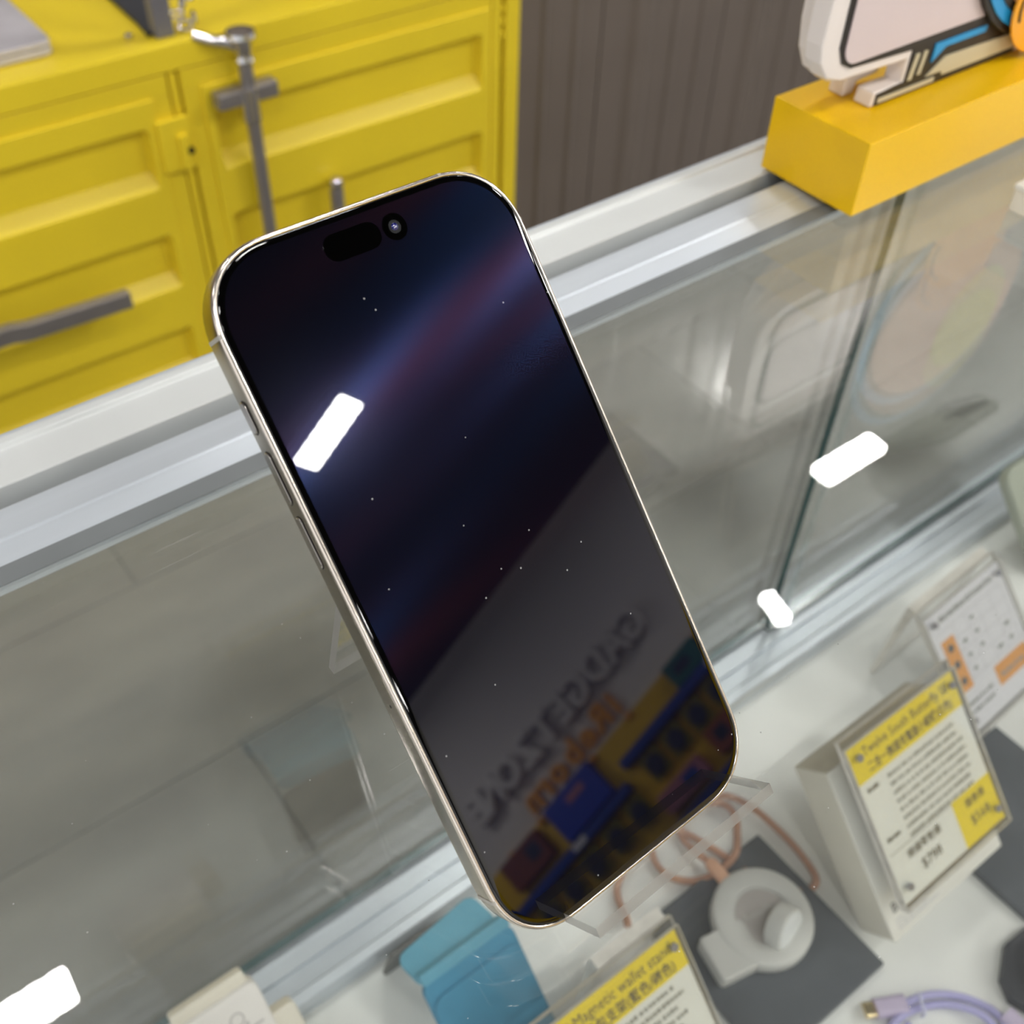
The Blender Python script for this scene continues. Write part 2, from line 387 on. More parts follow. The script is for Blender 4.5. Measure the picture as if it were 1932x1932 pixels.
# ------------------------------------------------------------------ display counter
RX0, RX1 = -0.75, 1.7
YD = 0.187
dc = empty('display_counter', Matrix.Translation((0, 0, 0)), 'glass-topped display counter with aluminium rear rail and sliding glass doors', 'counter')
gt = bmesh.new()
box(gt, RX0, RX1, -0.36, 0.1865, -0.008, 0.0)
gt.normal_update()
for f in gt.faces: f.material_index = 0 if abs(f.normal.z) > 0.5 else 1
obj('glass_top', gt, ['glass_top', 'green_edge'], dc)
def extr(pts): return PR([(y, z) for y, z in pts], RX0, RX1, to=lambda a, b, c: Vector((c, a, b)))
rr = obj('rear_rail', extr([(.2175, -.012), (.2175, .0015), (.2340, .0015), (.2352, .0030), (.2388, .0030), (.2400, .0018), (.2400, -.016), (.2175, -.016)]), 'rail_white', dc, bevel=0.0005)
obj('rail_groove', extr([(.2080, -.016), (.2175, -.016), (.2175, -.010), (.2080, -.010)]), 'groove_dark', rr)
obj('inner_rail', extr([(.2085, .0012), (.1962, .0012), (.1955, .0006), (.1852, -.0002), (.1852, -.0065), (.1872, -.010), (.1872, -.012), (.2085, -.012)][::-1]), 'aluminium', rr, bevel=0.0003)
obj('glass_seal', extr([(.1786, .0001), (.1856, .0001), (.1856, .0009), (.1786, .0005)]), 'seal_grey', rr)
obj('rail_bead', extr([(.2392, .0018), (.2418, .0018), (.2418, -.016), (.2392, -.016)]), 'aluminium', rr, bevel=0.0004)
def pane(name, x0, x1, y0, y1):
    b = bmesh.new(); box(b, x0, x1, y0, y1, -0.354, -0.0125); b.normal_update()
    for f in b.faces: f.material_index = 0 if abs(f.normal.y) > 0.5 else 1
    return obj(name, b, ['glass_door', 'green_edge'], dc)
xe = at_y(1438, 1229, YD)[0]
pane('sliding_door', xe, RX1 - 0.05, YD, YD + 0.0045)
pane('sliding_door', RX0 + 0.05, xe + 0.025, YD + 0.0055, YD + 0.010)
obj('bottom_track', extr([(.1985, -.357), (.1985, -.3625), (.1560, -.3625), (.1560, -.3520), (.1580, -.3490), (.1640, -.3490), (.1660, -.3520), (.1660, -.3585), (.1790, -.3585), (.1790, -.3555), (.1850, -.3555), (.1850, -.3585), (.1980, -.3585), (.1980, -.357)]), 'aluminium', dc, bevel=0.0006)
ZD = -0.360
obj('display_deck', BX(RX0, RX1, -0.36, 0.158, ZD - 0.018, ZD), 'deck_white', dc)
obj('front_glass', BX(RX0, RX1, -0.36, -0.354, ZD, -0.008), 'glass_door', dc)
obj('base_cabinet', BX(RX0, RX1, -0.35, 0.198, FZ + 0.001, ZD - 0.018), 'counter_white', dc, bevel=0.002)
for x in (RX0, RX1 - 0.03):
    obj('end_post', BX(x, x + 0.03, 0.19, 0.235, ZD - 0.02, -0.016), 'aluminium', dc)

# ------------------------------------------------------------------ smartphone
PXv = Vector((0.99893358, 0.04167289, -0.01987651)); PYv = Vector((-0.01393266, 0.68251444, 0.73073929)); PNv = Vector((0.04401803, -0.72968308, 0.68236721))
PXv.normalize(); PNv.normalize(); PYv = PNv.cross(PXv)
MP = frame(Vector((0, 0, 0.011)), PXv, PYv, PNv)
ph = empty('smartphone', MP, 'large smartphone with dark screen and pale titanium frame on a clear stand', 'smartphone')
PW, PH_ = 76.7, 159.9
def ring(d, z, r=17.5, n=14):
    return [Vector((a * mm, b * mm, z * mm)) for a, b in rrect(d, PW - d, d, PH_ - d, r - d, n, 2.25)]
bm = bmesh.new(); loft(bm, [ring(d, z) for d, z in ((1.15, -1.2), (1.12, -0.42), (0.98, -0.24), (0.62, -0.2), (0.3, -0.36), (0.08, -0.75), (0, -1.2))], mi=1)
loft(bm, [ring(d, z) for d, z in ((0, -1.2), (0, -7.05))], mi=0)
loft(bm, [ring(d, z) for d, z in ((0, -7.05), (0.08, -7.5), (0.35, -7.95), (0.8, -8.12), (1.2, -8.1), (1.2, -7.5))], mi=1)
bmesh.ops.remove_doubles(bm, verts=bm.verts[:], dist=1e-7)
fr = obj('frame', bm, ['titanium', 'titanium_rim'], ph, smooth=True, angle=55)
bm = bmesh.new(); loft(bm, [ring(d, z, n=14) for d, z in ((2.5, 0.0), (1.75, 0.0), (1.4, -0.03), (1.2, -0.12), (1.1, -0.3), (1.1, -0.9))])
obj('front_glass', bm, 'bezel', ph, smooth=True, angle=60)
bm = bmesh.new(); bm.faces.new([bm.verts.new(p) for p in ring(2.5, 0.0)]); dsp = obj('display', bm, 'display', ph)
bm = PR([(a * mm, b * mm) for a, b in rrect(28.0, 41.8, 149.6, 155.4, 2.9, 8)], 0.005 * mm, 0.012 * mm); obj('sensor_window', bm, 'island', dsp)
bm = cyl(bmesh.new(), 2.95 * mm, 0.005 * mm, 0.012 * mm, 32, Matrix.Translation((45.4 * mm, 152.4 * mm, 0))); fc = obj('front_camera', bm, 'island', dsp)
ML = Matrix.Translation((45.4 * mm, 152.4 * mm, 0))
bm = cyl(bmesh.new(), 1.45 * mm, 0.012 * mm, 0.018 * mm, 28, ML); o = obj('lens_ring', bm, 'lens_ring', dsp)
bm = lathe(bmesh.new(), [(0.8 * mm, 0.018 * mm), (0.7 * mm, 0.1 * mm), (0.35 * mm, 0.19 * mm), (0.05 * mm, 0.21 * mm)], 24, ML); obj('lens', bm, 'lens_blue', dsp, smooth=True)
bm = bmesh.new(); loft(bm, [ring(d, z) for d, z in ((1.2, -7.9), (1.2, -8.12), (1.8, -8.25))], cap1=True); bk = obj('back_glass', bm, 'back_glass', ph)
bm = PR([(a * mm, b * mm) for a, b in rrect(35.5, 73.2, 118.0, 156.2, 10, 8)], -10.2 * mm, -8.2 * mm); cbp = obj('camera_plateau', bm, 'back_glass', ph, bevel=0.0006)
for cx, cy in ((63.5, 146.5), (63.5, 127.5), (46, 137)):
    M = Matrix.Translation((cx * mm, cy * mm, 0)) @ Matrix.Rotation(math.pi, 4, 'X')
    obj('camera_lens', lathe(bmesh.new(), [(8 * mm, 10 * mm), (8 * mm, 11.6 * mm), (7.4 * mm, 12 * mm), (6.4 * mm, 12 * mm), (6.2 * mm, 11.5 * mm)], 32, M), 'lens_glass', cbp, smooth=True)
for nm, y0, y1 in (('action_button', 124.6, 131.6), ('volume_button', 109.0, 120.6), ('volume_button', 94.6, 106.2)):
    zc = -4.6
    out = rrect(y0, y1, zc - 1.45, zc + 1.45, 1.4, 5)
    to = lambda a, b, c: Vector((c * mm, a * mm, b * mm))
    so = obj('button_slot', prism(bmesh.new(), rrect(y0 - .22, y1 + .22, zc - 1.68, zc + 1.68, 1.6, 5), -0.02, 0.05, to=to), 'hole_black', fr)
    obj(nm, prism(bmesh.new(), out, -0.42, 0.0, to=to), 'button_metal', ph, bevel=0.00022, seg=3)
obj('side_button', prism(bmesh.new(), rrect(103, 121, -6, -3.1, 1.4, 5), PW - 0.02, PW + 0.4, to=lambda a, b, c: Vector((c * mm, a * mm, b * mm))), 'button_metal', ph, bevel=0.0002)
for x, y in ((0, 144.4), (0, 14.4), (PW, 144.4), (PW, 14.4)):
    b = bmesh.new(); s = -1 if x == 0 else 1
    prof_ = [(0.012 * s, -7.2), (0.012 * s, -1.15), (-0.07 * s, -0.73), (-0.29 * s, -0.34), (-0.62 * s, -0.18), (-0.7 * s, -0.5), (-0.4 * s, -7.2)]
    prism(b, [(x + p, q) for p, q in prof_], (y - 0.42) * mm, (y + 0.42) * mm, to=lambda a, c, d: Vector((a * mm, d, c * mm)))
    obj('antenna_band', b, 'antenna', fr)
for x in (61.0, 15.5):
    b = bmesh.new()
    prof_ = [(0.012, -7.2), (0.012, -1.15), (-0.07, -0.73), (-0.29, -0.34), (-0.62, -0.18), (-0.7, -0.5), (-0.4, -7.2)]
    yy = PH_ if x > 30 else 0; s = 1 if x > 30 else -1
    prism(b, [(yy + s * p, q) for p, q in prof_], (x - 0.4) * mm, (x + 0.4) * mm, to=lambda a, c, d: Vector((d, a * mm, c * mm)))
    obj('antenna_band', b, 'antenna', fr)
b = cyl(bmesh.new(), 0.42 * mm, 0, 0.02 * mm, 12, Matrix.Translation((-0.012 * mm, 62.3 * mm, -4.1 * mm)) @ Matrix.Rotation(math.radians(90), 4, 'Y')); obj('pin_hole', b, 'hole_black', fr)

# ------------------------------------------------------------------ acrylic phone stand
st = empty('phone_stand', Matrix.Translation((0.04, 0.04, 0.0)), 'clear bent acrylic stand holding up the smartphone', 'stand')
inv = st.matrix_world.inverted()
x0, x1 = 13.6, 69.2
def sheet(name, pts, t, parent=st):
    """bent strip given by (y, n) points in phone space (mm) or world points"""
    b = bmesh.new()
    P = [Vector(p) for p in pts]; n = len(P); off = []
    for i in range(n):
        a = (P[i] - P[i - 1]).normalized() if i else None; c = (P[i + 1] - P[i]).normalized() if i < n - 1 else None
        d = ((a or c) + (c or a)).normalized(); nn = Vector((-d[1], d[0]))
        k = 1 / max(0.35, nn.dot(Vector((-(c or a)[1], (c or a)[0])))); off.append(P[i] + nn * t * k)
    loop = P + off[::-1]
    to = lambda a, q, xx: inv @ (MP @ Vector((xx * mm, a * mm, q * mm)))
    prism(b, [(p[0], p[1]) for p in loop], x0, x1, to=to)
    b.faces.ensure_lookup_table()
    b.faces[0].material_index = 1; b.faces[1].material_index = 1
    b.faces[2 + n - 1].material_index = 1; b.faces[2 + 2 * n - 1].material_index = 1
    return obj(name, b, ['acrylic', 'acrylic_edge'], parent)
Mi = MP.inverted()
foot = Mi @ Vector((0.0, 0.0975, 0.0012)); ft = (foot[1] / mm, foot[2] / mm)
sheet('ledge', [(-0.02, 12.4), (-0.02, -8.4)], 2.6)
sheet('back_plate', [(104, -10.9), (-2.6, -10.9)], 2.4)
sheet('rear_leg', [(104, -10.9), (ft[0], ft[1])], -2.6)

# ------------------------------------------------------------------ yellow plinth and cut-out sign
pl = obj('sign_plinth', BX(0, 0.62, 0, 0.0525, 0, 0.033), 'yellow_gloss', None, bevel=0.0005); pl.location = (0.307, 0.1688, 0.0032)
tag(pl, 'glossy yellow block plinth across the rear rail carrying the cut-out sign', 'plinth')
sg = empty('cutout_sign', Matrix.Translation((0.40, 0.195, 0.0362)), 'white acrylic cut-out sign with grey board and oval on the yellow plinth', 'sign')
def SG(name, pts, y0, y1, mat, bev=0.0, parent=sg):
    """outline in world (x, z) mm, between depths y0 (front) and y1"""
    to = lambda a, b_, c: Vector(((a - 400) * mm, c - 0.195, b_ * mm - 0.0362))
    return obj(name, PR(pts, y0, y1, to=to), mat, parent, bevel=bev)
def ell(cx, cz, rx, rz, n=40, a0=0, a1=360, rot=0):
    out = []
    for i in range(n + (0 if a1 - a0 == 360 else 1)):
        a = math.radians(a0 + (a1 - a0) * i / n); u, v = rx * math.cos(a), rz * math.sin(a); r = math.radians(rot)
        out.append((cx + u * math.cos(r) - v * math.sin(r), cz + u * math.sin(r) + v * math.cos(r)))
    return out
def brr(x0, x1, z0, z1, r): return rrect(x0, x1, z0, z1, r, 6)
board = [(349, 53), (349, 43), (332, 43), (331, 36.5), (440, 36.5), (440, 122), (300, 122), (294, 119), (291, 112), (289.5, 72), (291, 65), (297, 57.5), (306, 54.5)]
bkp = SG('backing_layer', [(352, 50), (352, 42), (338, 41), (337, 36.3), (330, 36.3), (330, 44), (318, 46), (308, 53), (303, 62), (301, 74), (301, 108), (304, 116), (312, 119), (440, 119), (440, 50)], 0.204, 0.212, 'sign_white', 0.0008)
fl = SG('front_layer', board, 0.190, 0.199, 'sign_white', 0.0008)
SG('outline_print', [(351, 57), (310, 59), (304, 62), (300.5, 69), (300.5, 108), (303, 113), (308, 116), (432, 116), (432, 37), (333.5, 37), (333.5, 42), (351, 43)], 0.1894, 0.1902, 'sign_black')
SG('board_panel', brr(303.5, 404, 61, 113, 8), 0.1888, 0.1896, 'sign_panel')
SG('print_bar', [(352, 43.5), (354.5, 43.5), (356, 54.5), (353.5, 54.5)], 0.1888, 0.1896, 'sign_cream')
SG('print_bar', [(358, 44.5), (360.2, 44.5), (361.2, 54.5), (359, 54.5)], 0.1888, 0.1896, 'sign_cream')
SG('print_bar', [(334.5, 38.2), (372, 38.2), (372, 40.2), (334.5, 40.2)], 0.1888, 0.1896, 'sign_cream')
SG('print_stripe', [(366, 48), (374, 53.2), (402, 53.2), (402, 56), (366, 56)], 0.1888, 0.1896, 'sign_blue')
SG('print_block', [(365, 42), (376, 42), (377, 40), (432, 40), (432, 47), (376, 48.5)], 0.1888, 0.1896, 'sign_cream')
SG('oval_layer', ell(450, 112, 76, 66, 48, rot=18), 0.186, 0.1888, 'sign_black', 0.0004)
SG('oval_ring', ell(450, 112, 73, 63, 48, rot=18), 0.1852, 0.186, 'sign_blue')
SG('oval_line', ell(452, 112, 69, 59, 48, rot=18), 0.1846, 0.1852, 'sign_black')
SG('oval_field', ell(453, 112, 66, 56, 48, rot=18), 0.1840, 0.1846, 'sign_peach')
SG('oval_band', ell(478, 128, 30, 34, 32), 0.1834, 0.1840, 'sign_yellow')
SG('oval_cap', ell(446, 64, 37, 27, 36), 0.1826, 0.1834, 'sign_orange')
SG('oval_cap_line', ell(446, 64, 33, 23, 20, 130, 200) + ell(446, 64, 32, 22, 20, 130, 200)[::-1], 0.1820, 0.1827, 'sign_black')

# cream carton at the right edge of the counter glass
cc = at_z(1899, 397, 0)
cb = empty('cream_carton', Matrix.Translation((cc[0], cc[1], 0.0005)), 'small cream carton on the counter glass near the right edge', 'carton')
obj('body', BX(0, 0.05, -0.05, 0, 0, 0.010), 'plastic_cream', cb, bevel=0.0008)
obj('lid', BX(-0.0005, 0.0505, -0.0505, 0.0005, 0.010, 0.0125), 'carton_white', cb, bevel=0.0005)

# ------------------------------------------------------------------ yellow container-style cabinet
CY = 1.15; CT = -0.283
cabn = empty('container_cabinet', Matrix.Translation((0.40, CY, FZ)), 'yellow steel cabinet styled like a shipping container behind the counter', 'cabinet')
def CB(name, bm, mat, parent=cabn, **k):
    bmesh.ops.translate(bm, verts=bm.verts[:], vec=Vector((-0.40, -CY, -FZ)))
    return obj(name, bm, mat, parent, **k)
CB('top_panel', BX(-0.62, 0.892, CY + 0.004, CY + 0.430, CT - 0.012, CT - 0.001), 'yellow_paint')
CB('top_beam', BX(-0.62, 0.892, CY - 0.006, CY + 0.014, CT - 0.030, CT), 'yellow_paint', bevel=0.0015)
CB('bottom_beam', BX(-0.62, 0.892, CY - 0.004, CY + 0.014, FZ + 0.002, FZ + 0.05), 'yellow_paint', bevel=0.0015)
CB('side_panel', BX(0.868, 0.892, CY + 0.0, CY + 0.430, FZ + 0.002, CT - 0.012), 'yellow_paint', bevel=0.001)
CB('corner_post', BX(0.868, 0.8925, CY - 0.006, CY + 0.0, FZ + 0.05, CT - 0.030), 'yellow_paint', bevel=0.001)
CB('inner_post', BX(0.846, 0.862, CY - 0.003, CY + 0.01, FZ + 0.05, CT - 0.030), 'yellow_paint', bevel=0.001)
for zz in (-0.345, -0.362, -0.38): CB('post_rivet', BX(0.8625, 0.8675, CY - 0.0035, CY + 0.008, zz - 0.005, zz + 0.004), 'yellow_paint', bevel=0.001)
CB('centre_post', BX(0.381, 0.391, CY - 0.0, CY + 0.012, FZ + 0.05, CT - 0.030), 'yellow_paint')
CB('back_board', BX(-0.62, 0.868, CY + 0.02, CY + 0.03, FZ + 0.05, CT - 0.02), 'yellow_paint')
def door(x0, x1, xa, xb):
    zt = CT - 0.0315; zb = FZ + 0.052; ys = CY - 0.003
    r_ = CB('door', BX(x0, x1, ys, ys + 0.016, zt - 0.026, zt), 'yellow_paint', bevel=0.0012)
    def sub(b): 
        bmesh.ops.translate(b, verts=b.verts[:], vec=Vector((-0.40, -CY, -FZ))); return b
    for a in ((x0, xa - 0.010, zb, zt - 0.026), (xb + 0.010, x1, zb, zt - 0.026), (xa - 0.010, xb + 0.010, zb, zb + 0.02)):
        obj('door_rail', sub(BX(a[0], a[1], ys, ys + 0.016, a[2], a[3])), 'yellow_paint', r_, bevel=0.001)
    px0, px1, pz1, pz0 = xa - 0.012, xb + 0.012, zt - 0.024, zb + 0.02
    xs = [px0, xa, xa + 0.005, xb - 0.005, xb, px1]; cx = [0, 0, 1, 1, 0, 0]
    zs = [pz1]; cz = [0]; z = -0.3705
    while z > pz0 + 0.08:
        zs += [z, z - 0.007, z - 0.060, z - 0.078]; cz += [0, 1, 1, 0]; z -= 0.1405
    zs.append(pz0); cz.append(0)
    b = bmesh.new(); yf = ys - 0.0035
    G = [[b.verts.new((x, yf + 0.016 * min(c, k), zz)) for x, c in zip(xs, cx)] for zz, k in zip(zs, cz)]
    for i in range(len(zs) - 1):
        for j in range(len(xs) - 1): b.faces.new([G[i][j], G[i][j + 1], G[i + 1][j + 1], G[i + 1][j]])
    for q, top in (([(x, pz1) for x in xs], G[0]), ([(x, pz0) for x in xs], G[-1]), ([(px0, q) for q in zs], [g_[0] for g_ in G]), ([(px1, q) for q in zs], [g_[-1] for g_ in G])):
        li = [b.verts.new((x, ys + 0.004, zz)) for x, zz in q]
        for j in range(len(li) - 1): b.faces.new([li[j], li[j + 1], top[j + 1], top[j]])
    obj('pressed_panel', sub(b), 'yellow_paint', r_, bevel=0.0015)
    return r_, sub
dl, sub = door(-0.12, 0.378, -0.06, 0.343)
dr, _ = door(0.394, 0.845, 0.428, 0.828)
# hinge on the left door, with its dark screw hole
CB('hinge', BX(0.352, 0.392, CY - 0.011, CY - 0.003, -0.430, -0.366), 'yellow_paint', bevel=0.001)
CB('hinge_knuckle', cyl(bmesh.new(), 0.006, -0.428, -0.386, 14, Matrix.Translation((0.379, CY - 0.012, 0))), 'yellow_paint', smooth=True)
CB('hinge_hole', cyl(bmesh.new(), 0.0045, 0, 0.003, 14, Matrix.Translation((0.386, CY - 0.0145, -0.406)) @ Matrix.Rotation(math.radians(90), 4, 'X')), 'hole_black')
# lock rod
lr = CB('lock_rod', cyl(bmesh.new(), 0.0085, FZ + 0.03, -0.300, 18, Matrix.Translation((0.468, CY - 0.024, 0))), 'steel', smooth=True)
obj('rod_collar', sub(cyl(bmesh.new(), 0.0125, -0.385, -0.345, 20, Matrix.Translation((0.466, CY - 0.024, 0)))), 'chrome', lr, smooth=True)
obj('rod_bracket', sub(BX(0.425, 0.505, CY - 0.030, CY - 0.010, -0.364, -0.344)), 'steel', lr, bevel=0.003)
kp = obj('cam_keeper', sub(lathe(bmesh.new(), [(0.009, -0.318), (0.012, -0.312), (0.009, -0.304), (0.013, -0.292), (0.018, -0.284), (0.017, -0.279), (0.010, -0.278)], 20, Matrix.Translation((0.468, CY - 0.024, 0)))), 'chrome', lr, smooth=True)
obj('keeper_arm', sub(tube(bmesh.new(), spline([(0.466, CY - 0.024, -0.30), (0.452, CY - 0.022, -0.290), (0.434, CY - 0.012, -0.286), (0.420, CY - 0.002, -0.281)]), 0.0065)), 'chrome', lr, smooth=True)
lr2 = CB('lock_rod', cyl(bmesh.new(), 0.0095, FZ + 0.03, -0.508, 18, Matrix.Translation((0.573, CY - 0.022, 0))), 'steel', smooth=True)
obj('rod_cap', sub(lathe(bmesh.new(), [(0.0095, -0.510), (0.011, -0.506), (0.009, -0.499), (0.004, -0.496)], 18, Matrix.Translation((0.573, CY - 0.022, 0)))), 'chrome', lr2, smooth=True)
# lever handle on the left door
hp = [(0.258, -0.534), (0.258, -0.556), (0.130, -0.552), (0.112, -0.548), (0.02, -0.548), (0.02, -0.526), (0.116, -0.526), (0.134, -0.530)]
hd = CB('lever_handle', PR(hp, CY - 0.062, CY - 0.048, to=lambda a, b_, c: Vector((a, c, b_))), 'steel', bevel=0.002)
obj('handle_mount', sub(BX(0.03, 0.06, CY - 0.05, CY - 0.004, -0.555, -0.52)), 'steel', hd, bevel=0.002)

# things on the cabinet
lp = empty('laptop', Matrix.Translation((0.10, 1.19, CT + 0.0005)), 'closed silver laptop lying on the yellow cabinet top', 'laptop')
obj('base_shell', PR(rrect(-0.17, 0.175, 0.0, 0.225, 0.012), 0, 0.008), 'laptop_silver', lp, bevel=0.001)
obj('lid', PR(rrect(-0.17, 0.175, 0.0, 0.225, 0.012), 0.0092, 0.0152), 'laptop_silver', lp, bevel=0.0012)
obj('hinge_gap', BX(-0.15, 0.155, 0.004, 0.22, 0.008, 0.0092), 'charcoal', lp)
gp = empty('metal_rack', Matrix.Translation((0.394, 1.172, CT + 0.0005)), 'grey metal rack post on the cabinet top, its shade painted as a dark patch', 'rack')
obj('post', BX(-0.011, 0.011, -0.009, 0.009, 0, 0.5), 'post_grey', gp, bevel=0.001)
igp = gp.matrix_world.inverted()
obj('shade_patch', PR([(p[0], p[1]) for p in (igp @ at_z(*q, CT) for q in ((196, -10), (258, 46), (280, 72), (292, 62), (280, -10)))], 0.0, 0.004), 'charcoal', gp)  # dark polygon standing in for the shade beside the post
obj('foot_screw', lathe(bmesh.new(), [(0.005, 0), (0.005, 0.004), (0.002, 0.006)], 14, Matrix.Translation((-0.036, 0.012, 0.0))), 'chrome', gp)
cr = empty('chrome_chain', Matrix.Translation((0.425, 1.166, CT)), 'short chrome chain looped beside the post on the cabinet top', 'chain')
for i in range(7):
    t = i / 6; c = Vector((-0.004 + 0.012 * math.sin(i * 2.1), 0.004 * math.cos(i * 1.7), 0.006 + 0.05 * t))
    b = bmesh.new(); M = Matrix.Translation(c) @ Matrix.Rotation(i * 1.35, 4, 'Z') @ Matrix.Rotation(1.1 + 0.5 * (i % 2), 4, 'X')
    tube(b, [M @ Vector((0.0075 * math.cos(a * math.pi / 8), 0.0055 * math.sin(a * math.pi / 8), 0)) for a in range(16)], 0.0022, 8, close=True)
    obj('chain_link', b, 'chrome', cr, smooth=True)

# ------------------------------------------------------------------ goods in the showcase
def holder(M, w_, h, label, leg=True, name='price_tag', lx=0.0):
    """paper between two clear sheets, screws in the corners, bent rear leg"""
    e = empty(name, M, label, 'price tag')
    b = bmesh.new(); box(b, -0.002, w_ + 0.002, -0.004, h + 0.002, 0.0012, 0.003); b.normal_update()
    for f in b.faces: f.material_index = 0 if abs(f.normal.z) > .5 else 1
    obj('front_sheet', b, ['acrylic', 'acrylic_edge_white'], e)
    b = bmesh.new(); box(b, -0.002, w_ + 0.002, -0.004, h + 0.006, -0.003, 0.0); b.normal_update()
    for f in b.faces: f.material_index = 0 if abs(f.normal.z) > .5 else 1
    obj('back_sheet', b, ['acrylic', 'acrylic_edge_white'], e)
    for x, y in ((0.005, 0.008), (w_ - 0.005, 0.008), (0.005, h - 0.006), (w_ - 0.005, h - 0.006)):
        obj('screw', cyl(bmesh.new(), 0.0022, 0.003, 0.0042, 16, Matrix.Translation((x, y, 0))), 'screw', e)
    if leg:
        wm = e.matrix_world; top = wm @ Vector((lx, h + 0.006, -0.003)); iv = wm.inverted()
        b = bmesh.new()
        P = [top, top + Vector((0, 0.006, 0.001)), Vector((top[0], top[1] + 0.012, ZD + 0.001)), Vector((top[0], top[1] + 0.009, ZD + 0.001))]
        lo = [b.verts.new(iv @ p) for p in P]; hi = [b.verts.new(iv @ (p + wm.to_3x3() @ Vector((w_ - lx, 0, 0)))) for p in P]
        b.faces.new(lo).material_index = 1; b.faces.new(hi[::-1]).material_index = 1
        for i in range(4): b.faces.new([lo[i], hi[i], hi[(i + 1) % 4], lo[(i + 1) % 4]]).material_index = 1 if i in (0, 2) else 0
        obj('rear_leg', b, ['acrylic', 'acrylic_edge_white'], e)
    return e
def quads(parent, name, rects, z, mat):
    b = bmesh.new()
    for x0, y0, x1, y1 in rects: box(b, x0, x1, y0, y1, z, z + 0.00004)
    o = obj(name, b, mat, parent); return o
def lines(x0, x1, y, h, n, dy, ragged=0.2, gap=0.0011, seed=1):
    rnd = random.Random(seed); R = []
    for i in range(n):
        xe_ = x1 - (x1 - x0) * ragged * rnd.random(); x = x0; yy = y - i * dy
        while x < xe_:
            l = h * rnd.choice((0.8, 0.9, 1.0)); R.append((x, yy, min(x + l, xe_), yy + h * rnd.choice((0.85, 1.0)))); x += l + gap * rnd.choice((0.5, 0.5, 0.8, 1.4))
    return R
Z1, Z2, Z3 = 0.0004, 0.00065, 0.0008

# white retail box leaning back, price tag on it
ob = at_z(1689, 1779, ZD + 0.0195)
rb = empty('retail_box', lean(ob), 'white retail box leaning back behind the butterfly price tag', 'box')
bw, bh, bt = 0.0965, 0.106, 0.026
obj('carton', BX(0, bw, 0, bh, -bt, -0.001), 'carton_side', rb, bevel=0.0008)
obj('front_panel', BX(-0.0003, bw + 0.0003, -0.0003, bh + 0.0003, -0.001, 0.0), 'carton_white', rb, bevel=0.0006)
text('box_print', 'ButterFly', 0.0085, 'ink', rb, (0.006, 0.0145, 0.00003))
text('box_print', 'twelve south', 0.0048, 'ink_soft', rb, (0.066, 0.0125, 0.00003))
b = bmesh.new()
for pts in (ell(0, 0, 0.0026, 0.0042, 16, rot=-28), ell(0.0042, 0.0006, 0.0018, 0.0034, 16, rot=24)):
    prism(b, [(x + 0.0575, y + 0.0155) for x, y in pts], 0.00001, 0.00007)
obj('box_emblem', b, 'ink', rb)
quads(rb, 'box_print', lines(0.006, 0.042, 0.0095, 0.0012, 3, 0.0026, 0.3, seed=3), 0.00003, 'ink_grid')

h2 = holder(lean(ob) @ Matrix.Translation((0.0055, 0.026, 0.0135)), 0.0875, 0.0925, 'yellow-headed price tag for a wireless charger, propped on the white box', leg=False)
W2, H2 = 0.0875, 0.0925
obj('paper', BX(0.0, W2, -0.001, H2, 0.0001, Z1), 'paper_white', h2)
obj('header_band', BX(0.0, W2, H2 - 0.021, H2, Z1, Z2), 'tag_yellow', h2)
obj('price_panel', BX(0.054, W2 + 0.0, -0.001, 0.028, Z1, Z2), 'tag_yellow', h2)
text('header_text', 'Twelve South Butterfly SE', 0.0078, 'ink', h2, (0.010, H2 - 0.0088, Z2 + 0.0001), xs=0.86)
text('header_text', '二合一無線充電器小蝴蝶(白色)', 0.0068, 'ink', h2, (0.010, H2 - 0.0178, Z2 + 0.0001), xs=0.76, bold=0.00008)
quads(h2, 'body_print', lines(0.020, W2 - 0.006, H2 - 0.0275, 0.0022, 8, 0.0052, 0.14, seed=5), Z2, 'ink_soft')
quads(h2, 'field_print', lines(0.004, 0.013, H2 - 0.0275, 0.0024, 1, 0.005, 0, seed=6), Z2, 'ink')
quads(h2, 'field_print', lines(0.004, 0.015, 0.0345, 0.0024, 1, 0.005, 0, seed=7), Z2, 'ink')
quads(h2, 'rule_line', [(0.002, 0.0275, 0.054, 0.0279)], Z2, 'ink_soft')
text('price_text', '建議零售價', 0.0056, 'ink', h2, (0.013, 0.0195, Z2 + 0.0001))
text('price_text', '$798', 0.0082, 'ink', h2, (0.020, 0.0085, Z2 + 0.0001))
text('price_text', '優惠價', 0.0056, 'ink', h2, (0.063, 0.0195, Z2 + 0.0001))
text('price_text', '$568', 0.0082, 'ink', h2, (0.063, 0.0085, Z2 + 0.0001))

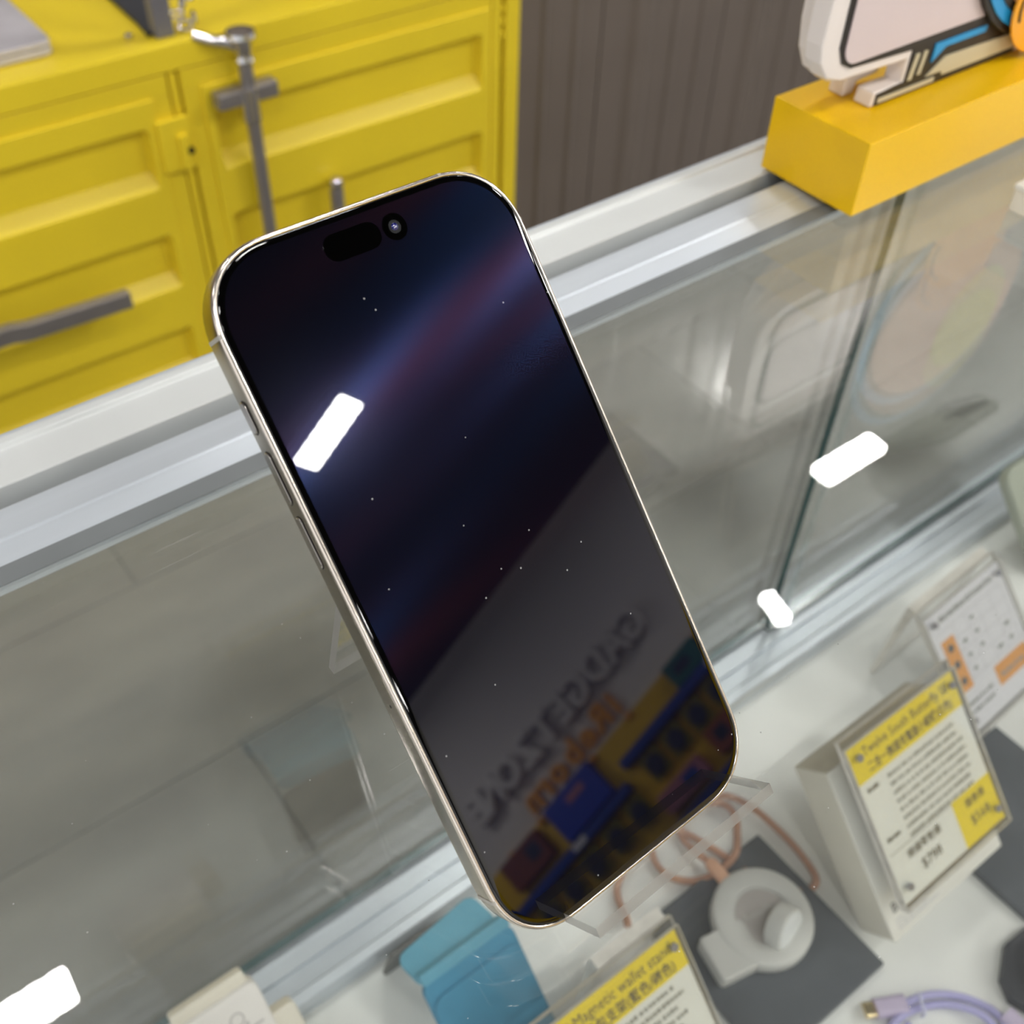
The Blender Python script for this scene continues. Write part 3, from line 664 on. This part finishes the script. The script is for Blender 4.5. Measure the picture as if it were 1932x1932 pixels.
o1 = at_z(1270, 1752, ZD + 0.0143 + 0.0925 * 0.7308)
h1 = holder(lean(Vector((o1[0] - 0.098, o1[1] - 0.0925 * 0.6825, ZD + 0.0143))), 0.098, 0.0925, 'yellow-headed price tag for a magnetic wallet stand, beside the blue wallet', lx=0.055)
W1 = 0.098
obj('paper', BX(0.0, W1, -0.001, H2, 0.0001, Z1), 'paper_white', h1)
obj('header_band', BX(0.0, W1, H2 - 0.020, H2, Z1, Z2), 'tag_yellow', h1)
text('header_text', 'tachi Magnetic wallet stand', 0.0085, 'ink', h1, (W1 - 0.0825, H2 - 0.009, Z2 + 0.0001), xs=0.83)
text('header_text', '磁吸包支架(藍色/磁色)', 0.0072, 'ink', h1, (W1 - 0.070, H2 - 0.0175, Z2 + 0.0001), xs=0.88, bold=0.00008)
quads(h1, 'body_print', lines(0.022, W1 - 0.008, H2 - 0.0255, 0.0022, 8, 0.0050, 0.12, seed=11), Z2, 'ink_soft')
text('price_text', '$238', 0.008, 'ink', h1, (0.03, 0.0085, Z2 + 0.0001))

o3 = at_z(1850, 1372, ZD + 0.012)
h3 = holder(lean(Vector((o3[0] - 0.010, o3[1], o3[2]))) @ Matrix.Rotation(math.radians(3), 4, 'Z'), 0.078, 0.084, 'white price tag with grey table and orange labels at the right edge')
obj('paper', BX(0.0, 0.078, -0.001, 0.084, 0.0001, Z1), 'paper_cool', h3)
obj('feature_label', BX(0.006, 0.0185, 0.026, 0.064, Z1, Z2), 'tag_orange', h3)
obj('feature_label', BX(0.040, 0.074, 0.012, 0.026, Z1, Z2), 'tag_orange', h3)
for i in range(3):
    obj('feature_icon', lathe(bmesh.new(), [(0.0028, Z2), (0.0028, Z2 + 0.00006), (0.0012, Z2 + 0.00006)], 16, Matrix.Translation((0.0122, 0.033 + i * 0.012, 0))), 'ink', h3)
quads(h3, 'title_print', lines(0.012, 0.068, 0.0755, 0.0036, 1, 0.005, 0, 0.0008, seed=21), Z1 + 0.0001, 'ink_soft')
g_ = [(0.006, y, 0.074, y + 0.0003) for y in (0.070, 0.060, 0.050, 0.040, 0.030)] + [(x, 0.028, x + 0.0003, 0.070) for x in (0.021, 0.034, 0.047, 0.060, 0.073)]
quads(h3, 'table_grid', g_, Z1 + 0.0001, 'ink_grid')
rnd = random.Random(4)
quads(h3, 'table_print', [(x + 0.002, y + 0.0035, x + 0.002 + rnd.uniform(0.003, 0.006), y + 0.006) for x in (0.022, 0.035, 0.048, 0.061) for y in (0.030, 0.040, 0.050, 0.060) if rnd.random() < 0.8] + lines(0.008, 0.036, 0.016, 0.0026, 2, 0.006, 0.2, seed=8) + lines(0.044, 0.070, 0.0165, 0.003, 1, 0.006, 0.1, seed=9), Z2 + 0.00005, 'ink_soft')

# slate plates
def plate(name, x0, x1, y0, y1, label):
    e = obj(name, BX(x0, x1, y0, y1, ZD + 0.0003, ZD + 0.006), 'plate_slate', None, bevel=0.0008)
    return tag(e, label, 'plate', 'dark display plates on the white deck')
plate('display_plate', 0.168, 0.2585, -0.012, 0.084, 'dark grey square plate beneath the white watch charger')
plate('display_plate', 0.345, 0.440, -0.045, 0.045, 'flat dark grey square on the deck to the right of the white box')  # dark square added where the deck is darker beside the box

# folding charger
chx, chy, chz = 0.2185, 0.045, ZD + 0.0063
ch = empty('watch_charger', Matrix.Translation((chx, chy, chz)) @ Matrix.Rotation(math.radians(-12), 4, 'Z'), 'white round folding wireless charger on the dark plate', 'charger')
obj('base_disc', lathe(bmesh.new(), [(0.024, 0), (0.0275, 0.001), (0.0285, 0.003), (0.0285, 0.010), (0.0275, 0.0118), (0.0265, 0.0122), (0.0172, 0.0122), (0.0165, 0.0118), (0.0160, 0.0100), (0.001, 0.0100)], 56), 'charger_white', ch, smooth=True)
obj('charging_pad', lathe(bmesh.new(), [(0.0155, 0.0098), (0.0155, 0.0103), (0.001, 0.0104)], 40), 'charger_pad', ch, smooth=True)
text('pad_print', 'ButterFly', 0.0052, 'charger_white', ch, (-0.0105, 0.001, 0.01045), depth=0.00004)
obj('hinge_tab', PR(rrect(-0.040, -0.012, -0.022, 0.004, 0.003), 0.0, 0.0115), 'charger_white', ch, bevel=0.0015, seg=3)
MPk = ch.matrix_world.inverted() @ Matrix.Translation(at_z(1492, 1757, ZD + 0.021)) @ Matrix.Rotation(math.radians(12), 4, 'Z') @ Matrix.Rotation(math.radians(70), 4, 'X')
pk = obj('watch_puck', lathe(bmesh.new(), [(0.0110, -0.0105), (0.0128, -0.0090), (0.0130, -0.0015), (0.0126, 0.0), (0.0115, 0.0004)], 48, MPk), 'charger_white', ch, smooth=True)
obj('puck_face', lathe(bmesh.new(), [(0.0112, 0.0003), (0.0110, 0.0008), (0.006, 0.0016), (0.0005, 0.0018)], 40, MPk), 'puck_white', pk, smooth=True)

# peach cable
def dk(x, y, h=0.003): return at_z(x, y, ZD + h)
def z7(a, b_): return (1000 + a / 3.45, 1400 + b_ / 3.45)
pc = empty('peach_cable', Matrix.Translation(dk(1380, 1600, 0)), 'coiled peach fabric charging cable plugged into the white charger', 'cable')
ipc = pc.matrix_world.inverted()
path = [z7(*p) for p in ((1150, 770), (1060, 700), (980, 600), (1010, 470), (1130, 380), (1270, 350), (1420, 410), (1560, 520), (1720, 680), (1840, 840), (1860, 920), (1800, 965), (1690, 965), (1540, 910), (1380, 820), (1200, 700), (1000, 590), (860, 560), (790, 650), (820, 790), (920, 880), (1060, 905), (1200, 860), (1330, 740), (1350, 600), (1330, 470), (1240, 400), (1080, 420), (900, 520), (700, 700), (580, 900), (570, 1010), (620, 1130), (640, 1200))]
hs = [0.011, 0.009] + [0.0032 + 0.0042 * (0.5 + 0.5 * math.sin(i * 1.9)) for i in range(len(path) - 2)]
obj('cord', tube(bmesh.new(), [ipc @ p for p in spline([dk(*p, h) for p, h in zip(path, hs)], 6)], 0.0022, 8), 'peach_cable', pc, smooth=True)
p0, p1 = ipc @ dk(*z7(1160, 770), 0.012), ipc @ dk(*z7(1290, 920), 0.014)
obj('plug', tube(bmesh.new(), [p0.lerp(p1, t) for t in (0, 0.1, 0.2, 0.9, 1)], lambda t: (0.0026, 0.0036, 0.0042, 0.0042, 0.0036)[round(t * 4)], 14, rz=0.75), 'peach_plug', pc, smooth=True)

# lavender cable
def z5(a, b_): return (1600 + a / 5.193, 1560 + b_ / 5.193)
lc = empty('lavender_cable', Matrix.Translation(dk(1760, 1890, 0)), 'lavender usb-c cable coil with clear strap at the bottom right', 'cable')
ilc = lc.matrix_world.inverted()
arc = [z5(*p) for p in ((540, 1740), (640, 1690), (800, 1645), (960, 1640), (1130, 1670), (1290, 1730), (1430, 1810), (1540, 1930), (1560, 2080), (1440, 2220), (1200, 2290), (900, 2280), (620, 2200), (450, 2080), (430, 1960), (520, 1860), (650, 1790), (800, 1750), (960, 1740), (1120, 1765), (1290, 1830), (1400, 1920), (1440, 2050), (1300, 2170), (1000, 2210), (700, 2140), (560, 2040), (600, 1930))]
obj('cord', tube(bmesh.new(), [ilc @ p for p in spline([dk(*p, 0.004 + 0.002 * math.sin(i)) for i, p in enumerate(arc)], 6)], 0.0021, 8), 'lavender_cable', lc, smooth=True)
def bar(a, b_, wid, th, seg=None):
    M = frame(a, (b_ - a).normalized(), Vector((0, 0, 1)).cross((b_ - a).normalized()).normalized(), Vector((0, 0, 1)))
    L_ = (b_ - a).length
    return PR(rrect(-wid / 2, wid / 2, -th / 2, th / 2, th * 0.45, 5), 0, L_, to=lambda u, v, s: M @ Vector((s, u, v)))
a, b_ = ilc @ dk(*z5(265, 1785), 0.005), ilc @ dk(*z5(560, 1735), 0.005)
obj('plug_body', bar(a, b_, 0.0105, 0.0066), 'lavender_plug', lc, smooth=True)
a2 = a - (b_ - a).normalized() * 0.0062
obj('plug_tip', bar(a2, a, 0.0083, 0.0027), 'gold', lc, smooth=True)
a, b_ = ilc @ dk(*z5(1540, 1830), 0.006), ilc @ dk(*z5(1800, 2100), 0.006)
obj('second_plug', bar(a, b_, 0.0105, 0.0066), 'lavender_plug', lc, smooth=True)
a, b_ = ilc @ dk(*z5(690, 1640), 0.007), ilc @ dk(*z5(745, 1830), 0.007)
obj('strap', tube(bmesh.new(), spline([a - Vector((0, 0, 0.004)), a + Vector((0, 0, 0.001)), a.lerp(b_, 0.5) + Vector((0, 0, 0.001)), b_ + Vector((0, 0, 0.001)), b_ - Vector((0, 0, 0.004))], 5), 0.0009, 8), 'strap_clear', lc, smooth=True)

# blue folding wallet
wf0 = at_z(935, 1750, -0.303)
wl = empty('wallet_stand', Matrix.Translation((wf0[0] - 0.022, wf0[1] - 0.03, ZD + 0.0005)), 'blue leather magnetic wallet folded into a stand on the deck', 'wallet')
iw = wl.matrix_world.inverted()
MB = iw @ lean(Vector((wf0[0], wf0[1], -0.303)))
bdy = obj('body', PR(rrect(-0.0470, 0.0085, -0.0728, -0.002, 0.007), -0.0050, 0.0), 'leather_blue', wl, bevel=0.0012); bdy.matrix_local = MB
bdy2 = obj('card_pocket', PR(rrect(-0.0462, 0.0078, -0.0718, -0.012, 0.007), 0.0001, 0.0016), 'leather_blue', bdy, bevel=0.0006)
sp = obj('spine', BX(-0.0460, 0.0075, -0.0035, 0.0035, -0.0042, 0.0015), 'leather_light', wl, bevel=0.0012); sp.matrix_local = MB
Mf = iw @ frame(Vector((wf0[0], wf0[1] + 0.0025, -0.3035)), Vector((1, 0, 0)), Vector((-0.22, 0.955, -0.2)).normalized(), Vector((0.0, 0.2, 0.98)).normalized())
fp = obj('flap', PR(rrect(-0.0470, 0.0040, 0.0, 0.0225, 0.006), -0.0035, 0.0), 'leather_light', wl, bevel=0.001); fp.matrix_local = Mf
Mk = iw @ frame(Vector((wf0[0], wf0[1] + 0.023, -0.3085)), Vector((1, 0, 0)), Vector((0, 0.25, -0.97)).normalized(), Vector((0, 0.97, 0.25)).normalized())
kf = obj('kickstand', PR(rrect(-0.050, -0.002, 0.0, 0.052, 0.004), -0.003, 0.0), 'leather_back', wl, bevel=0.001); kf.matrix_local = Mk

# white power adapter at the lower left
od = at_z(481, 1848, -0.302)
wd = empty('white_adapter', lean(od), 'white plastic adapter with an embossed ring mark at the bottom left', 'adapter')
obj('body', PR(rrect(-0.046, 0.0, -0.0655, 0.0, 0.004), -0.014, 0.0), 'plastic_white', wd, bevel=0.0018, seg=3)
obj('top_ridge', PR(rrect(-0.042, -0.003, -0.004, 0.0062, 0.002), -0.0125, -0.0042), 'plastic_cream', wd, bevel=0.0014, seg=3)
obj('side_block', PR(rrect(-0.003, 0.012, -0.0660, -0.0215, 0.003), -0.013, -0.002), 'plastic_cream', wd, bevel=0.0015)
obj('ring_mark', tube(bmesh.new(), [Vector((-0.0155 + 0.0033 * math.cos(t * math.pi / 12), -0.0125 + 0.0033 * math.sin(t * math.pi / 12), 0.0)) for t in range(24)], 0.0004, 6, close=True), 'emboss_grey', wd, smooth=True)
quads(wd, 'line_mark', [(-0.0165, -0.0205, -0.0045, -0.0193), (-0.0128, -0.0178, -0.0112, -0.0158)], 0.0, 'emboss_grey')

# sage phone case at the right edge
og = at_z(1895, 893, -0.292)
sc_ = empty('phone_case', lean(og), 'sage green phone case leaning near the rear track at the right edge', 'phone case')
obj('shell', PR(rrect(0, 0.074, -0.082, 0.0, 0.012), -0.009, 0.0), 'sage', sc_, bevel=0.002, seg=3)
obj('camera_window', PR(rrect(0.040, 0.070, -0.036, -0.006, 0.007), 0.0, 0.0012), 'charcoal', sc_, bevel=0.0005)

# dark charger with pale disc at the lower right corner
ow = at_z(1935, 1868, ZD + 0.012)
dcg = empty('charging_stand', Matrix.Translation((ow[0] + 0.012, ow[1], ZD + 0.0005)), 'charcoal charging stand with a pale round pad in the bottom right corner', 'charger')
obj('base', PR([(-0.020, 0.002), (-0.014, 0.012), (0.004, 0.022), (0.03, 0.02), (0.03, -0.02), (-0.014, -0.016)], 0.0, 0.009), 'charcoal', dcg, bevel=0.0015)
obj('pad_disc', lathe(bmesh.new(), [(0.020, 0), (0.022, 0.002), (0.022, 0.007), (0.020, 0.009), (0.002, 0.0095)], 40, Matrix.Translation((0.014, -0.006, 0.013)) @ Matrix.Rotation(math.radians(25), 4, 'X')), 'plastic_cream', dcg, smooth=True)

# ------------------------------------------------------------------ shop wall mirrored in the phone
lt = empty('wall_lettering', MW @ Matrix.Translation((-0.075, 1.278, 0.0)), 'raised pale grey capital lettering GADGET ZONE on the white wall', 'sign')
word = 'GADGETZONE'; xp = [0.0, 0.115, 0.222, 0.335, 0.45, 0.545, 0.655, 0.765, 0.88, 0.985]
for ch_, x in zip(word, xp): text('letter', ch_, 0.165, 'letter_grey', lt, (x, 0.0, 0.03), depth=0.022, bold=0.004, xs=0.92)
l2 = empty('shop_lettering', MW @ Matrix.Translation((0.245, 1.152, 0.0)), 'orange lettering iReborn on the white wall below the grey capitals', 'sign')
for ch_, x in zip('iReborn', (0.0, 0.045, 0.135, 0.215, 0.300, 0.385, 0.445)): text('letter', ch_, 0.135, 'letter_orange', l2, (x * 1.08, 0.0, 0.012), depth=0.010, bold=0.0035, xs=1.08)
sw = obj('slat_wall', BX(-0.45, 1.55, FZ + 0.002, 1.120, 0.001, 0.020), 'yellow_slat'); sw.matrix_world = MW
tag(sw, 'yellow slat wall panel below the lettering, mirrored in the phone', 'panel')
for i, (a, b_, z) in enumerate(((-0.42, 0.395, 1.000), (0.43, 1.40, 0.935), (-0.42, 0.395, 0.70), (0.43, 1.40, 0.64))):
    e = empty('shelf_rail', MW @ Matrix.Translation((a, z, 0.021)), ['upper blue shelf rail under the teal pack', 'upper blue shelf rail under the blue pack', 'lower blue shelf rail under the pink pack', 'lower blue shelf rail beneath the hanging packs'][i], 'shelf rail')
    obj('rail', BX(0, b_ - a, -0.018, 0.018, 0, 0.05), 'shelf_blue', e, bevel=0.002)
    obj('price_strip', BX(0.25, 0.32, -0.012, 0.012, 0.0501, 0.052), 'paper_cool', e)
def pack(name, x0, x1, y0, y1, mat, label, win=None, d=0.05):
    e = empty(name, MW @ Matrix.Translation(((x0 + x1) / 2, y0, 0.022)), label, 'package')
    w_ = (x1 - x0) / 2
    obj('carton', BX(-w_, w_, 0, y1 - y0, 0, d), mat, e, bevel=0.003)
    if win: obj('print_panel', BX(-w_ * win[0], w_ * win[1], (y1 - y0) * win[2], (y1 - y0) * win[3], d, d + 0.001), win[4], e)
    return e
pack('blue_pack', 0.483, 0.745, 0.962, 1.118, 'pack_blue', 'bright blue boxed product on the yellow slat wall', (0.5, 0.2, 0.6, 0.8, 'pack_pink'))
pack('brown_pack', 0.82, 1.03, 0.985, 1.108, 'pack_brown', 'dark brown boxed product on the yellow slat wall', (0.8, -0.2, 0.3, 0.8, 'pack_dark'))
pack('teal_pack', -0.135, 0.034, 1.02, 1.116, 'pack_teal', 'dark teal boxed product on the yellow slat wall', (0.3, 0.6, 0.3, 0.7, 'pack_dark'))
pack('pink_pack', 0.165, 0.388, 0.745, 0.825, 'pack_pink', 'dusty pink boxed product low on the yellow slat wall', (0.7, -0.1, 0.25, 0.8, 'shelf_blue'))
pack('rust_pack', -0.06, 0.10, 0.75, 0.85, 'pack_rust', 'rust coloured boxed product low on the yellow slat wall', (0.1, 0.6, 0.3, 0.8, 'pack_dark'))
def hang(x, y, label):
    e = empty('hanging_pack', MW @ Matrix.Translation((x, y, 0.022)), label, 'package', 'hanging packs on the slat wall')
    obj('card', BX(-0.046, 0.046, -0.062, 0.052, 0.02, 0.023), 'pack_olive', e)
    obj('blister', PR(ell(0, -0.012, 0.034, 0.040, 20, rot=20), 0.023, 0.04), 'pack_dark', e, bevel=0.004)
    obj('peg_hook', cyl(bmesh.new(), 0.004, -0.001, 0.06, 10, Matrix.Translation((0, 0.046, 0))), 'chrome', e)
for i, x in enumerate((-0.06, 0.06, 0.18, 0.30)): hang(x, 0.925, 'olive card pack, number %s of the row under the teal pack from the left' % ('one', 'two', 'three', 'four')[i])
for i, x in enumerate((0.47, 0.60, 0.73, 0.86, 0.99)): hang(x, 0.855, 'olive card pack, number %s of the row under the blue pack from the left' % ('one', 'two', 'three', 'four', 'five')[i])
for x in (-0.15, 0.03, 0.25, 0.466, 0.787, 0.965):
    k = obj('knob', lathe(bmesh.new(), [(0.014, 0), (0.016, 0.006), (0.013, 0.018), (0.004, 0.022)], 20, Matrix.Translation((x, 1.112, 0.0205))), 'letter_orange', sw, smooth=True)
